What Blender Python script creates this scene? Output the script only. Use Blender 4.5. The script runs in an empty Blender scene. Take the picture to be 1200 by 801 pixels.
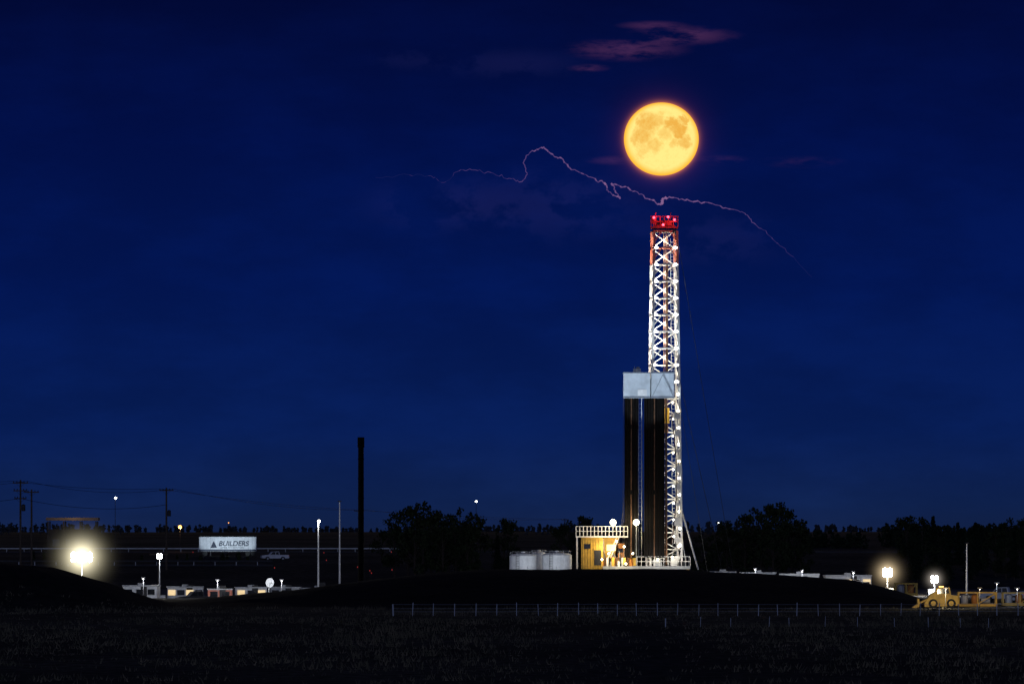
import bpy, math, random
from mathutils import Vector, noise
random.seed(7)
F=9671.0; CH=8.0; HZ=628.0
def W(px,py,d): return Vector(((px-600)*d/F, d, CH-(py-HZ)*d/F))
def X(px,d): return (px-600)*d/F
def Zp(py,d): return CH-(py-HZ)*d/F
scn=bpy.context.scene
scn.view_settings.view_transform='Standard'
try: scn.view_settings.look='None'
except: pass
scn.view_settings.exposure=0

# ---------------------------------------------------------------- materials
def mat(name,col,rough=.7,metal=0,emit=None,es=0,var=0.0,scale=1.0,bump=0.0,col2=None,spec=None):
    m=bpy.data.materials.new(name); m.use_nodes=True
    nt=m.node_tree; b=nt.nodes['Principled BSDF']
    b.inputs['Roughness'].default_value=rough; b.inputs['Metallic'].default_value=metal
    b.inputs['Base Color'].default_value=(*col,1)
    if spec is not None: b.inputs['Specular IOR Level'].default_value=spec
    if var or col2:
        tc=nt.nodes.new('ShaderNodeTexCoord'); n=nt.nodes.new('ShaderNodeTexNoise')
        n.inputs['Scale'].default_value=scale; n.inputs['Detail'].default_value=5; n.inputs['Roughness'].default_value=.65
        nt.links.new(tc.outputs['Object'],n.inputs['Vector'])
        r=nt.nodes.new('ShaderNodeValToRGB')
        c2=col2 if col2 else tuple(c*(1-var) for c in col)
        r.color_ramp.elements[0].position=.35; r.color_ramp.elements[1].position=.65
        r.color_ramp.elements[0].color=(*c2,1); r.color_ramp.elements[1].color=(*col,1)
        nt.links.new(n.outputs['Fac'],r.inputs['Fac']); nt.links.new(r.outputs['Color'],b.inputs['Base Color'])
    if emit:
        b.inputs['Emission Color'].default_value=(*emit,1); b.inputs['Emission Strength'].default_value=es
        m.cycles.emission_sampling='NONE'
    return m
M_white=mat('white_paint',(.72,.74,.76),.5,var=.3,scale=.8)
M_mast=mat('mast_white_paint',(.80,.79,.76),.5,var=.3,scale=.7)
M_red=mat('red_paint',(.66,.20,.12),.5,var=.4,scale=1)
M_crown=mat('crown_red_paint',(.45,.03,.03),.5,var=.5,scale=1.5)
M_board=mat('pale_blue_cladding',(.55,.62,.70),.6,var=.3,scale=.5)
M_board2=mat('cladding_trim',(.22,.26,.32),.6,var=.3)
M_pipe=mat('dark_drill_pipe',(.007,.006,.006),.8,0,var=.5,scale=2,spec=.12)
M_rust=mat('rusty_steel',(.12,.055,.025),.8,var=.6,scale=2)
M_dark=mat('dark_steel',(.03,.03,.035),.6,.3,var=.4)
M_black=mat('black_stack',(.003,.003,.004),.85,var=.4,spec=.05)
M_yel=mat('yellow_paint',(.66,.40,.05),.55,var=.45,scale=.9)
M_org=mat('orange_paint',(.6,.22,.03),.5,var=.3)
M_galv=mat('galvanised_steel',(.45,.47,.49),.5,.2,var=.3)
M_post=mat('fence_post_steel',(.50,.56,.66),.6,.0,var=.5,scale=.2)
M_wood=mat('weathered_wood',(.09,.065,.045),.9,var=.4,scale=3)
M_wire=mat('cable',(.03,.03,.035),.6)
M_glass=mat('dark_glass',(.01,.012,.015),.1)
M_tyre=mat('tyre_rubber',(.015,.015,.015),.85)
M_bark=mat('bark',(.05,.035,.025),.9,var=.4,scale=3)
M_leaf=mat('leaves',(.040,.055,.022),.8,col2=(.010,.016,.008),scale=.8,spec=.1)
M_needle=mat('needles',(.022,.036,.02),.85,col2=(.006,.011,.007),scale=.8,spec=.1)
M_far=mat('hazed_distant_foliage',(.04,.05,.065),.9,col2=(.025,.034,.045),scale=.05,spec=.1)  # distance haze is put into the bluish base colour
M_asph=mat('asphalt',(.05,.05,.052),.85,var=.3,scale=.3)
M_line=mat('road_paint',(.7,.7,.65),.7)
M_bld=mat('building_cladding',(.05,.045,.042),.85,var=.3,scale=.4)
M_roof=mat('roof_fascia',(.30,.22,.15),.8,var=.3,scale=.4)
M_lamp=mat('lamp_cool',(1,1,1),emit=(1,.97,.9),es=13)
M_lampw=mat('lamp_warm',(1,1,1),emit=(1,.82,.5),es=16)
M_flood=mat('floodlight_lens',(1,1,1),emit=(1,.95,.78),es=60)
M_lampo=mat('lamp_sodium',(1,1,1),emit=(1,.4,.08),es=4)
M_lampr=mat('lamp_red',(1,.1,.1),emit=(1,.04,.07),es=9)
M_lampd=mat('lamp_red_faint',(1,.1,.1),emit=(1,.06,.07),es=1)
M_dimr=mat('reflector_red_glow',(1,.1,.1),emit=(1,.08,.04),es=.2)  # faint emission stands in for light the reflectors would return
M_win=mat('lit_window',(1,.8,.5),emit=(1,.72,.35),es=.8)
M_text=mat('sign_lettering',(.02,.03,.06),.6)

# ---------------------------------------------------------------- mesh builder
class MB:
    def __init__(s): s.v=[];s.f=[];s.m=[];s.mats=[]
    def mi(s,m):
        if m not in s.mats: s.mats.append(m)
        return s.mats.index(m)
    def add(s,vs,fs,m):
        o=len(s.v); s.v+= [tuple(v) for v in vs]; k=s.mi(m)
        for f in fs: s.f.append(tuple(i+o for i in f)); s.m.append(k)
    def beam(s,p,q,r,m,n=4,r2=None,cap=True):
        p=Vector(p);q=Vector(q);d=(q-p)
        if d.length<1e-6: return
        d.normalize(); up=Vector((0,0,1)) if abs(d.z)<.95 else Vector((0,1,0))
        a=d.cross(up).normalized(); b=d.cross(a).normalized()
        if r2 is None:r2=r
        vs=[]
        off=math.pi/4 if n==4 else 0
        for (c,rr) in ((p,r),(q,r2)):
            for i in range(n):
                t=2*math.pi*i/n+off; vs.append(c+a*math.cos(t)*rr+b*math.sin(t)*rr)
        fs=[(i,(i+1)%n,n+(i+1)%n,n+i) for i in range(n)]
        if cap: fs+= [tuple(range(n))[::-1],tuple(range(n,2*n))]
        s.add(vs,fs,m)
    def box(s,c,z,m,rz=0):
        cx,cy,cz=c;sx,sy,sz=[k/2 for k in z];ca,sa=math.cos(rz),math.sin(rz);vs=[]
        for dz in(-sz,sz):
            for dx,dy in((-sx,-sy),(sx,-sy),(sx,sy),(-sx,sy)):
                vs.append((cx+dx*ca-dy*sa,cy+dx*sa+dy*ca,cz+dz))
        s.add(vs,[(3,2,1,0),(4,5,6,7),(0,1,5,4),(1,2,6,5),(2,3,7,6),(3,0,4,7)],m)
    def lathe(s,c,prof,m,n=24):
        vs=[];c=Vector(c)
        for r,z in prof:
            for i in range(n):
                t=2*math.pi*i/n; vs.append(c+Vector((r*math.cos(t),r*math.sin(t),z)))
        fs=[]
        for k in range(len(prof)-1):
            for i in range(n):
                fs.append((k*n+i,k*n+(i+1)%n,(k+1)*n+(i+1)%n,(k+1)*n+i))
        fs.append(tuple(range((len(prof)-1)*n,len(prof)*n)))
        s.add(vs,fs,m)
    def ball(s,c,r,m,n=8):
        s.lathe(c,[(max(r*math.sin(math.pi*k/n),.001),-r*math.cos(math.pi*k/n)) for k in range(n+1)],m,n+2)
    def ext(s,prof,y0,y1,m):
        n=len(prof);vs=[(x,y0,z) for x,z in prof]+[(x,y1,z) for x,z in prof]
        s.add(vs,[tuple(range(n)),tuple(range(n,2*n))[::-1]]+[(i,n+i,n+(i+1)%n,(i+1)%n) for i in range(n)],m)
    def quad(s,c,a,b,m):
        c=Vector(c); s.add([c-a-b,c+a-b,c+a+b,c-a+b],[(0,1,2,3)],m)
    def mesh(s,name):
        me=bpy.data.meshes.new(name); me.from_pydata(s.v,[],s.f)
        for m in s.mats: me.materials.append(m)
        me.polygons.foreach_set('material_index',s.m); me.update(); return me
    def obj(s,name,loc=(0,0,0),parent=None,rz=0):
        o=bpy.data.objects.new(name,s.mesh(name)); scn.collection.objects.link(o)
        o.location=loc; o.rotation_euler=(0,0,rz)
        if parent: o.parent=parent
        return o
def empty(name,loc,rz=0):
    e=bpy.data.objects.new(name,None); scn.collection.objects.link(e); e.location=loc; e.rotation_euler=(0,0,rz); return e
def light(name,kind,loc,power,col,parent=None,size=.25,aim=None,cone=60):
    l=bpy.data.lights.new(name,kind); l.energy=power; l.color=col; l.shadow_soft_size=size
    o=bpy.data.objects.new(name,l); scn.collection.objects.link(o); o.location=loc
    if kind=='SPOT':
        l.spot_size=math.radians(cone); l.spot_blend=.35
        o.rotation_euler=(Vector(aim)-Vector(loc)).to_track_quat('-Z','Y').to_euler()
    if parent: o.parent=parent
    return o

# ---------------------------------------------------------------- terrain
def lerp(t,pts):
    if t<=pts[0][0]: return pts[0][1]
    for (a,b),(c,d) in zip(pts,pts[1:]):
        if t<=c: return b+(d-b)*(t-a)/(c-a)
    return pts[-1][1]
def ss(a,b,t):
    t=max(0,min(1,(t-a)/(b-a))); return t*t*(3-2*t)
BASE=[(1230,0),(1400,1.0),(1730,3.9),(2200,5),(3000,8),(4500,10.2),(7000,11.5),(12000,13)]
def crest(lst,d): return [(X(p,d),max(0,Zp(q,d))) for p,q in lst]
B1=crest([(170,714),(200,705),(260,699.5),(340,692),(430,680),(500,672.5),(560,668),(640,667),(800,667.5),(850,671),(940,675),(1000,680),(1040,690),(1090,711)],1000)
B2=crest([(-500,665),(-300,655),(-100,655),(0,660),(60,665),(130,686),(170,701),(205,711)],950)
def H(x,y):
    z=lerp(y,BASE)
    z-=1.3*ss(-22,-30,x)*ss(1070,1090,y)*(1-ss(1190,1230,y))
    n=noise.noise(Vector((x*.12,y*.12,0)))*.18+noise.noise(Vector((x*.4,y*.4,3)))*.08
    h=lerp(x,B1)*ss(935,985,y)*(1-ss(1012,1045,y))
    h=max(h,lerp(x,B2)*ss(895,943,y)*(1-ss(958,1000,y)))
    if h>0.05: z=max(z,0)+h+n*min(1,h)
    if y>2000: z+=noise.noise(Vector((x*.0015,y*.001,7)))*1.2*ss(2000,4000,y)
    if y<930: z+=noise.noise(Vector((x*.05,y*.03,1)))*.12
    return z
def lines(lo,hi,fa,fb,st,grow=1.25):
    v=[];t=fa
    while t<=fb: v.append(t);t+=st
    s=st;t=fa
    while t>lo: s*=grow;t-=s;v.append(t)
    s=st;t=v[int((fb-fa)/st)]
    while t<hi: s*=grow;t+=s;v.append(t)
    return sorted(v)
xs=lines(-30000,30000,-130,130,1.6); ys=lines(-800,60000,880,1240,2.0,1.12)
vs=[(x,y,H(x,y)) for y in ys for x in xs]; nx=len(xs)
fs=[(j*nx+i,j*nx+i+1,(j+1)*nx+i+1,(j+1)*nx+i) for j in range(len(ys)-1) for i in range(nx-1)]
g=MB()
mg=bpy.data.materials.new('field_and_soil'); mg.use_nodes=True
nt=mg.node_tree; b=nt.nodes['Principled BSDF']; b.inputs['Roughness'].default_value=.95; b.inputs['Specular IOR Level'].default_value=.1
ge=nt.nodes.new('ShaderNodeNewGeometry')
def tn(scale,vec,det=6):
    mp=nt.nodes.new('ShaderNodeMapping'); mp.inputs['Scale'].default_value=vec
    nt.links.new(ge.outputs['Position'],mp.inputs['Vector'])
    n=nt.nodes.new('ShaderNodeTexNoise'); n.inputs['Scale'].default_value=scale; n.inputs['Detail'].default_value=det
    nt.links.new(mp.outputs['Vector'],n.inputs['Vector']); return n
def rampn(n,p0,c0,p1,c1):
    r=nt.nodes.new('ShaderNodeValToRGB'); e=r.color_ramp.elements
    e[0].position=p0;e[0].color=(*c0,1);e[1].position=p1;e[1].color=(*c1,1)
    nt.links.new(n.outputs['Fac'],r.inputs['Fac']); return r
n1=tn(.9,(1,.25,1)); n2=tn(.03,(1,.25,1),4); n3=tn(1.2,(1,1,1))
grass=rampn(n1,.38,(.030,.034,.020),.66,(.12,.105,.07))
patch=rampn(n2,.4,(.32,.37,.40),.62,(1,1,1))
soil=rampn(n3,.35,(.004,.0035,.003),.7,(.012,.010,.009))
mul=nt.nodes.new('ShaderNodeMix'); mul.data_type='RGBA'; mul.blend_type='MULTIPLY'; mul.inputs[0].default_value=1
nt.links.new(grass.outputs['Color'],mul.inputs[6]); nt.links.new(patch.outputs['Color'],mul.inputs[7])
sp=nt.nodes.new('ShaderNodeSeparateXYZ'); nt.links.new(ge.outputs['Position'],sp.inputs[0])
def mapr(o,a,b2,c,d):
    m=nt.nodes.new('ShaderNodeMapRange'); m.inputs[1].default_value=a;m.inputs[2].default_value=b2;m.inputs[3].default_value=c;m.inputs[4].default_value=d
    nt.links.new(o,m.inputs[0]); return m.outputs[0]
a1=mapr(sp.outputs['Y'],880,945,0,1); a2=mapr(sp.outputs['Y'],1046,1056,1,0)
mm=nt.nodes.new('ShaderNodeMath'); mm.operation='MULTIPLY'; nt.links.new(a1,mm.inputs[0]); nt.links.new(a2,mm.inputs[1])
gravel=rampn(n3,.35,(.10,.095,.09),.7,(.22,.21,.20))
p1=mapr(sp.outputs['Y'],1050,1056,0,1); p2=mapr(sp.outputs['Y'],1225,1250,1,0)
pp=nt.nodes.new('ShaderNodeMath'); pp.operation='MULTIPLY'; nt.links.new(p1,pp.inputs[0]); nt.links.new(p2,pp.inputs[1])
mx=nt.nodes.new('ShaderNodeMix'); mx.data_type='RGBA'
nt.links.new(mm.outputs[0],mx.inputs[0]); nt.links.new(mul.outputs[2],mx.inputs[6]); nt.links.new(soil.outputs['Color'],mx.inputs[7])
mx2=nt.nodes.new('ShaderNodeMix'); mx2.data_type='RGBA'
nt.links.new(pp.outputs[0],mx2.inputs[0]); nt.links.new(mx.outputs[2],mx2.inputs[6]); nt.links.new(gravel.outputs['Color'],mx2.inputs[7])
nt.links.new(mx2.outputs[2],b.inputs['Base Color'])
bp=nt.nodes.new('ShaderNodeBump'); bp.inputs['Distance'].default_value=.3; nt.links.new(n1.outputs['Fac'],bp.inputs['Height']); nt.links.new(bp.outputs['Normal'],b.inputs['Normal'])
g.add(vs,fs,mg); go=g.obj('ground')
for p in go.data.polygons: p.use_smooth=True

# foreground grass
gm=MB(); M_gr=mat('dry_grass',(.17,.145,.10),.9,col2=(.035,.04,.028),scale=.12,spec=.1)
for i in range(11000):
    y=430+(random.random()**.8)*490; x=random.uniform(-1,1)*(y*.075+8)
    dn=noise.noise(Vector((x*.06,y*.02,5)))
    if dn<-.1 and random.random()<.8: continue
    z=H(x,y); h=random.uniform(.15,.42)*(1+1.2*max(0,dn))
    for k in range(5):
        a=random.uniform(0,6.28); w=random.uniform(.03,.07); bx=x+random.uniform(-.5,.5); by=y+random.uniform(-.5,.5)
        dx,dy=math.cos(a)*w,math.sin(a)*w; l=random.uniform(-.25,.25)
        gm.add([(bx-dx,by-dy,z-.05),(bx+dx,by+dy,z-.05),(bx+l,by+l*.5,z+h*random.uniform(.5,1.1))],[(0,1,2)],M_gr)
gm.obj('grass')

# ---------------------------------------------------------------- road + guard rail
for (yr,wd) in ((1900,11),(1560,7)):
    r=MB(); xs2=[-600+i*20 for i in range(61)] if yr==1900 else [-600+i*15 for i in range(38)]
    z=[max(H(x,yr-wd/2),H(x,yr+wd/2),H(x,yr))+.25 for x in xs2]
    for i in range(len(xs2)-1):
        xa,xb=xs2[i],xs2[i+1];za,zb=z[i],z[i+1]
        for (y0,y1,dz,m) in ((yr-wd/2,yr+wd/2,0,M_asph),(yr-wd/2+.3,yr-wd/2+.5,.004,M_line),(yr+wd/2-.5,yr+wd/2-.3,.004,M_line)):
            r.add([(xa,y0,za+dz),(xb,y0,zb+dz),(xb,y1,zb+dz),(xa,y1,za+dz)],[(0,1,2,3)],m)
        r.add([(xa,yr-wd/2-1.5,za-1.2),(xb,yr-wd/2-1.5,zb-1.2),(xb,yr-wd/2,zb),(xa,yr-wd/2,za)],[(0,1,2,3)],M_asph)
        r.add([(xa,yr+wd/2,za),(xb,yr+wd/2,zb),(xb,yr+wd/2+1.5,zb-1.2),(xa,yr+wd/2+1.5,za-1.2)],[(0,1,2,3)],M_asph)
        if i%3==0: r.box(((xa+xb)/2,yr,(za+zb)/2+.006),(3,.15,.006),M_line)
    r.obj('road')
    gr=MB()
    for i in range(len(xs2)-1):
        if xs2[i]>-40: break
        yy=yr-wd/2-.3
        gr.box(((xs2[i]+xs2[i+1])/2,yy,z[i]+.65),(xs2[i+1]-xs2[i],.08,.28),M_dark if yr==1560 else M_galv)
        for k in range(4): gr.box((xs2[i]+k*4,yy+.12,z[i]+.3),(.15,.15,.9),M_galv)
    gr.obj('guard_rail')

# ---------------------------------------------------------------- drilling rig
D=1165.0; S=D/F; RX=X(778.5,D)
rig=empty('drilling_rig',(RX,D,0))
def rx(px): return (px-778.5)*S
def rz_(py): return Zp(py,D)
def hw(z): return 2.22-(z-3.8)*(2.22-1.62)/(51-3.8)
ROT=math.radians(6)
def leg(z,i,k=1.0):
    w=hw(z)*k; dx,dy=((-1,-1),(1,-1),(1,1),(-1,1))[i]
    c,s=math.cos(ROT),math.sin(ROT)
    return Vector(((dx*c-dy*s)*w,(dx*s+dy*c)*w,z))
Zs=[3.8+i*2.36 for i in range(21)]
up=MB(); lo=MB()
for i in range(20):
    z0,z1=Zs[i],Zs[i+1]; top=z0>45.4; mt=M_red if top else M_mast; mb=up if top else lo
    for k in range(4):
        mb.beam(leg(z0,k),leg(z1,k),.22,mt)
        if k!=0 or i>11:
            mb.beam(leg(z1,k),leg(z1,(k+1)%4),.13,mt)
        if k==0 and i<12: continue
        if k==0:
            a=leg(z1,0);b2=leg(z1,1); mb.beam(a+(b2-a)*.35,leg(z0+.8,0),.10,mt); mb.beam(a+(b2-a)*.65,leg(z0+.8,1),.10,mt)
        elif k==2:
            mb.beam(leg(z0,k),leg(z1,(k+1)%4),.10,M_mast); mb.beam(leg(z0,(k+1)%4),leg(z1,k),.10,M_mast)
        else:
            if i%2: mb.beam(leg(z0,k),leg(z1,(k+1)%4),.10,mt)
            else: mb.beam(leg(z0,(k+1)%4),leg(z1,k),.10,mt)
lo.obj('mast_lower_section',parent=rig); up.obj('mast_top_section',parent=rig)
ld=MB()
for z in [4+.5*i for i in range(92)]:
    ld.beam((hw(z)*.55,hw(z)*1.0,z),(hw(z)*.55+.5,hw(z)*1.0,z),.03,M_galv)
for o in (0,.5): ld.beam((hw(4)*.55+o,hw(4),4),(hw(50)*.55+o,hw(50),50),.04,M_galv)
ld.obj('ladder',parent=rig)
tb=MB()
for dx in (-.3,-.1,.1,.3): tb.beam((.2+dx,0,26),(.2+dx,0,51),.045,M_rust)
tb.box((.2,0,25),(1.0,.7,2.2),M_yel); tb.box((.2,0,23.2),(.7,.6,1.2),M_rust); tb.beam((.2,0,22.6),(.2,0,4),.1,M_pipe,8)
tb.beam((.35,-.7,46.5),(.35,-.7,30),.16,M_rust,8)
tb.obj('travelling_block',parent=rig)
cr=MB()
zc=rz_(268)
cr.box((0,0,zc+.12),(3.9,3.6,.22),M_crown)
cr.box((0,0,zc-.35),(3.3,3.2,.4),M_dark)
for dx in (-1.0,-.35,.3,.95): cr.beam((dx,-.15,zc+.85),(dx,.15,zc+.85),.42,M_dark,14)
cr.box((0,0,zc+.42),(3.0,.8,.25),M_crown)
for dx in (-1.9,-1.25,-.6,0,.6,1.25,1.9):
    for dy in (-1.75,1.75): cr.beam((dx,dy,zc+.2),(dx,dy,zc+1.75),.055,M_crown)
for dy in (-1.75,1.75):
    for h in (.95,1.7): cr.beam((-1.9,dy,zc+h),(1.9,dy,zc+h),.055,M_crown)
for dx in (-1.9,1.9):
    for h in (.95,1.7): cr.beam((dx,-1.75,zc+h),(dx,1.75,zc+h),.055,M_crown)
cr.beam((-1.6,-1.7,zc),(-1.2,-1.6,zc+2.3),.08,M_crown); cr.beam((.9,0,zc+.3),(.9,0,zc+2.3),.07,M_crown)
cr.box((-1.45,-.6,zc+1.1),(.7,.6,.9),M_crown); cr.box((.5,-1.2,zc+.75),(1.0,.3,.7),M_crown)
for c in ((-1.5,-1.9,zc+1.5),(1.4,-1.9,zc+1.2),(-.2,-1.9,zc+.5),(.5,-1.9,zc+1.6)): cr.ball(c,.17,M_lampr,6)
cr.obj('crown_block',parent=rig)
light('crown_beacon_light','POINT',(-1.0,-2.4,zc+1.5),75,(1,.05,.09),rig)
light('crown_beacon_light_b','POINT',(1.1,-2.4,zc+.9),60,(1,.07,.08),rig)
light('crown_beacon_light_c','POINT',(0,0,zc+1.6),40,(1,.07,.08),rig)
fx=MB()
for i in range(11,20):
    z=Zs[i]
    for k in (0,1):
        if i==11 and k==0: continue
        p=leg(z,k,.84); fx.box((p.x,p.y-.12,z+.1),(.6,.2,.16),M_galv); fx.beam((p.x-.3,p.y-.3,z),(p.x+.3,p.y-.3,z),.13,M_lamp,6); fx.ball((p.x,p.y-.32,z),.19,M_lamp,6)
    if i>11: light('mast_light_%d'%i,'POINT',(0,-.3,z+1.0),560 if i<17 else 440,(1,.90,.74),rig,.3)
for i in range(1,11):
    z=Zs[i]+.6
    for dz in (0,1.2):
        p=leg(z+dz,1,.9-(.35 if dz else 0)); fx.box((p.x,p.y-.1,z+dz+.1),(.4,.2,.14),M_galv); fx.ball((p.x,p.y-.28,z+dz),.19 if not dz else .13,M_lamp if i%3 else M_lampw,6)
    if i%2: light('mast_light_low_%d'%i,'POINT',(1.3,-1.0,z+1.2),280,(1,.88,.68),rig,.3)
fx.obj('mast_light_fixtures',parent=rig)
# racking board enclosure
rb=MB(); yf=-4.6
zt,zb=rz_(437),rz_(467)
def panel(pa,pb,ya,yb,za,zbm,m):
    x0,x1=rx(pa),rx(pb); th=.12
    rb.box(((x0+x1)/2,ya,(za+zbm)/2),(x1-x0,th,za-zbm),m)
    rb.box(((x0+x1)/2,yb,(za+zbm)/2),(x1-x0,th,za-zbm),m)
    rb.box((x0+th/2,(ya+yb)/2,(za+zbm)/2),(th,abs(yb-ya)-th-.01,za-zbm-.01),m)
    rb.box((x1-th/2,(ya+yb)/2,(za+zbm)/2),(th,abs(yb-ya)-th-.01,za-zbm-.01),m)
    n=int((x1-x0)/.6)
    for i in range(n+1):
        xx=x0+.06+i*(x1-x0-.12)/n; rb.box((xx,ya-.1,(za+zbm)/2),(.04,.05,za-zbm-.1),m)
panel(730,761.5,yf,-1.6,zt,zb,M_board)
panel(762.5,789,yf-.25,-2.5,zt+.12,zb,M_board)
for pa,pb,dy in ((729.5,761.8,0),(762.2,789.4,-.25)):
    for z in (zb+.1,zt-.05): rb.box(((rx(pa)+rx(pb))/2,yf-.18+dy,z),(rx(pb)-rx(pa),.1,.14),M_board2)
rb.beam((rx(764),yf-.5,zb+.3),(rx(776),yf-.5,zt-.3),.05,M_board2); rb.beam((rx(788),yf-.55,zb+.3),(rx(776),yf-.55,zt-.3),.05,M_board2)
rb.box((rx(752),yf-.1,zb+.8),(1.3,.06,.9),M_white)
rb.box((rx(746),-3.5,zt+.3),(1.1,.8,.5),M_board); rb.box((rx(747),-3.5,zt+.66),(.5,.5,.3),M_board2)
rb.beam((rx(743),-3.5,zt),(rx(743),-3.5,zt+.9),.06,M_galv)
for i in range(9): rb.box((rx(732+i*3.4),-3.1,zb+.25),(.1,2.6,.12),M_dark)
for i in range(7): rb.box((rx(765+i*3.6),-3.7,zb+.25),(.1,1.9,.12),M_dark)
rb.obj('racking_board',parent=rig)
ps=MB()
def stand(pa,pb,ya,yb,zt_,zb_,st):
    x=rx(pa)+.1
    while x<=rx(pb)-.05:
        y=ya
        while y<=yb:
            jx,jy=random.uniform(-.05,.05),random.uniform(-.05,.05)
            ps.beam((x+jx,y+jy,zb_),(x+random.uniform(-.06,.06),y+jy,zt_+random.uniform(-.4,.3)),.095,M_pipe if random.random()<.98 else M_rust,6)
            for zz in (zb_+9.2,zb_+18.4):
                ps.beam((x+jx,y+jy,zz-.3),(x+jx,y+jy,zz+.3),.12,M_pipe,6)
            y+=st
        x+=st
stand(731.5,747,-4.2,-2.2,zt-1,5.0,.21); stand(754.5,778,-4.4,-2.6,zt-1,5.0,.22)
ps.obj('drill_pipe_stands',parent=rig)
ex=MB()
for px in (748,751.5): ex.beam((rx(px),-3.0,5),(rx(px),-3.0,zb),.07,M_mast)
for z in [5+.6*i for i in range(37)]: ex.beam((rx(748),-3.0,z),(rx(751.5),-3.0,z),.025,M_galv)
ex.beam((rx(780.5),-4.2,4),(rx(780),-4.2,zb),.13,M_rust,8)
ex.beam((rx(729.5),-4.3,5),(rx(730),-4.3,zb),.04,M_dark)
def curve(pts,r,m):
    for a,c in zip(pts,pts[1:]): ex.beam(a,c,r,m,6)
for o in (0,.35,.7):
    curve([Vector((1.0+o+.7*math.sin(t/12*3.14),-2.6,25-t*1.5)) for t in range(13)],.07,M_mast if o else M_rust)
for i in range(9):
    z=5+i*2.5; ex.box((1.75+.15*(i%2),-2.5,z),(.8,.3,.35+.3*(i%3)),M_mast)
ex.beam((rx(797),0,rz_(590)),(rx(818),-1,rz_(667)),.13,M_galv,8)
ex.beam((rx(795),0,rz_(600)),(rx(803),0,rz_(655)),.07,M_galv,6)
ex.obj('standpipe_and_service_lines',parent=rig)
gw=MB()
for a,c in (((1.8,1,rz_(430)),(rx(856),20,0)),((1.8,-1,rz_(452)),(rx(832),-5,0)),((-2,-1,rz_(470)),(rx(712),5,0)),((-4,-1,rz_(470)),(rx(722),-4,4)),((1.8,1,rz_(275)),(rx(870),30,0))):
    gw.beam(a,c,.035,M_wire,4)
gw.obj('guy_wires',parent=rig)
sb=MB(); fz=3.8
sb.box((rx(757),0,fz-.2),(rx(808)-rx(706),9,.4),M_galv)
for px in (708,722,736,750,764,778,792,806):
    for y in (-4.2,0,4.2): sb.beam((rx(px),y,0),(rx(px),y,fz-.4),.2,M_yel)
for a,c in ((708,736),(736,764),(764,792)):
    sb.beam((rx(a),-4.2,.1),(rx(c),-4.2,fz-.5),.12,M_yel); sb.beam((rx(c),-4.2,.1),(rx(a),-4.2,fz-.5),.12,M_yel)
sb.box((rx(757),-4.2,.15),(12.2,.4,.3),M_yel); sb.box((rx(757),4.2,.15),(12.2,.4,.3),M_yel)
sb.obj('substructure',parent=rig)
rl=MB()
def rail(x0,x1,y,z,h=1.25,n=8,m=M_galv):
    for i in range(n+1): rl.beam((x0+(x1-x0)*i/n,y,z),(x0+(x1-x0)*i/n,y,z+h),.045,m)
    for k in (.5,1): rl.beam((x0,y,z+h*k),(x1,y,z+h*k),.045,m)
rail(rx(746),rx(808),-4.4,fz,1.35,12,M_mast); rail(rx(780),rx(808),4.4,fz,1.35,6)
for k in (.65,1.3): rl.beam((rx(808),-4.4,fz+k),(rx(808),4.4,fz+k),.045,M_galv)
rail(rx(675),rx(735),-4.5,8.05,1.35,14,M_mast); rail(rx(675),rx(735),1.5,8.05,1.35,14,M_mast)
for k in (.65,1.35): rl.beam((rx(675),-4.5,8.05+k),(rx(675),1.5,8.05+k),.045,M_mast)
rl.obj('handrails',parent=rig)
dh=MB()
dh.box((rx(693.5),-1.5,(8-0+2.9)/2+.05),(3.05,5.6,5.1),M_yel)
dh.box((rx(705),-1.5,7.95),(rx(735.5)-rx(674.5),6.2,.18),M_mast)
for i in range(8): dh.box((rx(683)+i*.37,-4.34,5.4),(.06,.08,4.7),M_yel)
dh.box((rx(688),-4.36,6.6),(.9,.06,.7),M_glass); dh.box((rx(700),-4.36,5.0),(.95,.06,2.1),M_dark)
for px in (676,682,704): dh.beam((rx(px),-4.2,0),(rx(px),-4.2,7.9),.14,M_mast)
for px in (676,682,704): dh.beam((rx(px),1.2,0),(rx(px),1.2,7.9),.14,M_mast)
dh.obj('doghouse',parent=rig)
md=MB()
md.box((rx(715),-.5,6.0),(2.2,3.6,3.6),M_yel); md.box((rx(727),-.8,5.6),(1.5,3,2.8),M_org)
md.box((rx(716),-2.45,6.4),(1.3,.08,.9),M_win); md.box((rx(727),-2.35,6.0),(.7,.08,.6),M_glass)
for k in range(14):
    px=707+k*2.2; md.box((rx(px),-3.5-.3*(k%3),fz+.35+.12*(k%4)),(.28+.1*(k%2),.4,.7+.28*((k*7)%4)),(M_org,M_yel,M_galv,M_dark,M_mast,M_rust)[(k*5)%6])
for k in range(10):
    px=708+k*3; md.beam((rx(px),-2.6,fz),(rx(px+random.uniform(-4,4)),-2.7,fz+random.uniform(1.5,4)),.06,(M_galv,M_dark,M_mast)[k%3],6)
md.beam((rx(709),-3.6,4),(rx(722),-3.6,7.8),.06,M_mast); md.beam((rx(712),-3.6,4),(rx(725),-3.6,7.8),.06,M_mast)
for t in range(9): md.beam((rx(709+13*t/9),-3.6,4+3.8*t/9),(rx(712+13*t/9),-3.6,4+3.8*t/9),.05,M_mast)
md.lathe((rx(737),-3.4,3.8),[(.55,0),(.6,.3),(.6,.9),(.35,1.2),(.2,1.5)],M_org,12)
md.box((rx(742),-3.2,4.5),(.8,.8,1.2),M_yel); md.box((rx(770),-3.6,4.3),(1.2,.8,.9),M_galv); md.box((rx(789),-3.5,4.4),(.9,.9,1.1),M_mast)
md.box((rx(798),-3.5,4.2),(.7,.6,.7),M_dark)
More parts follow.
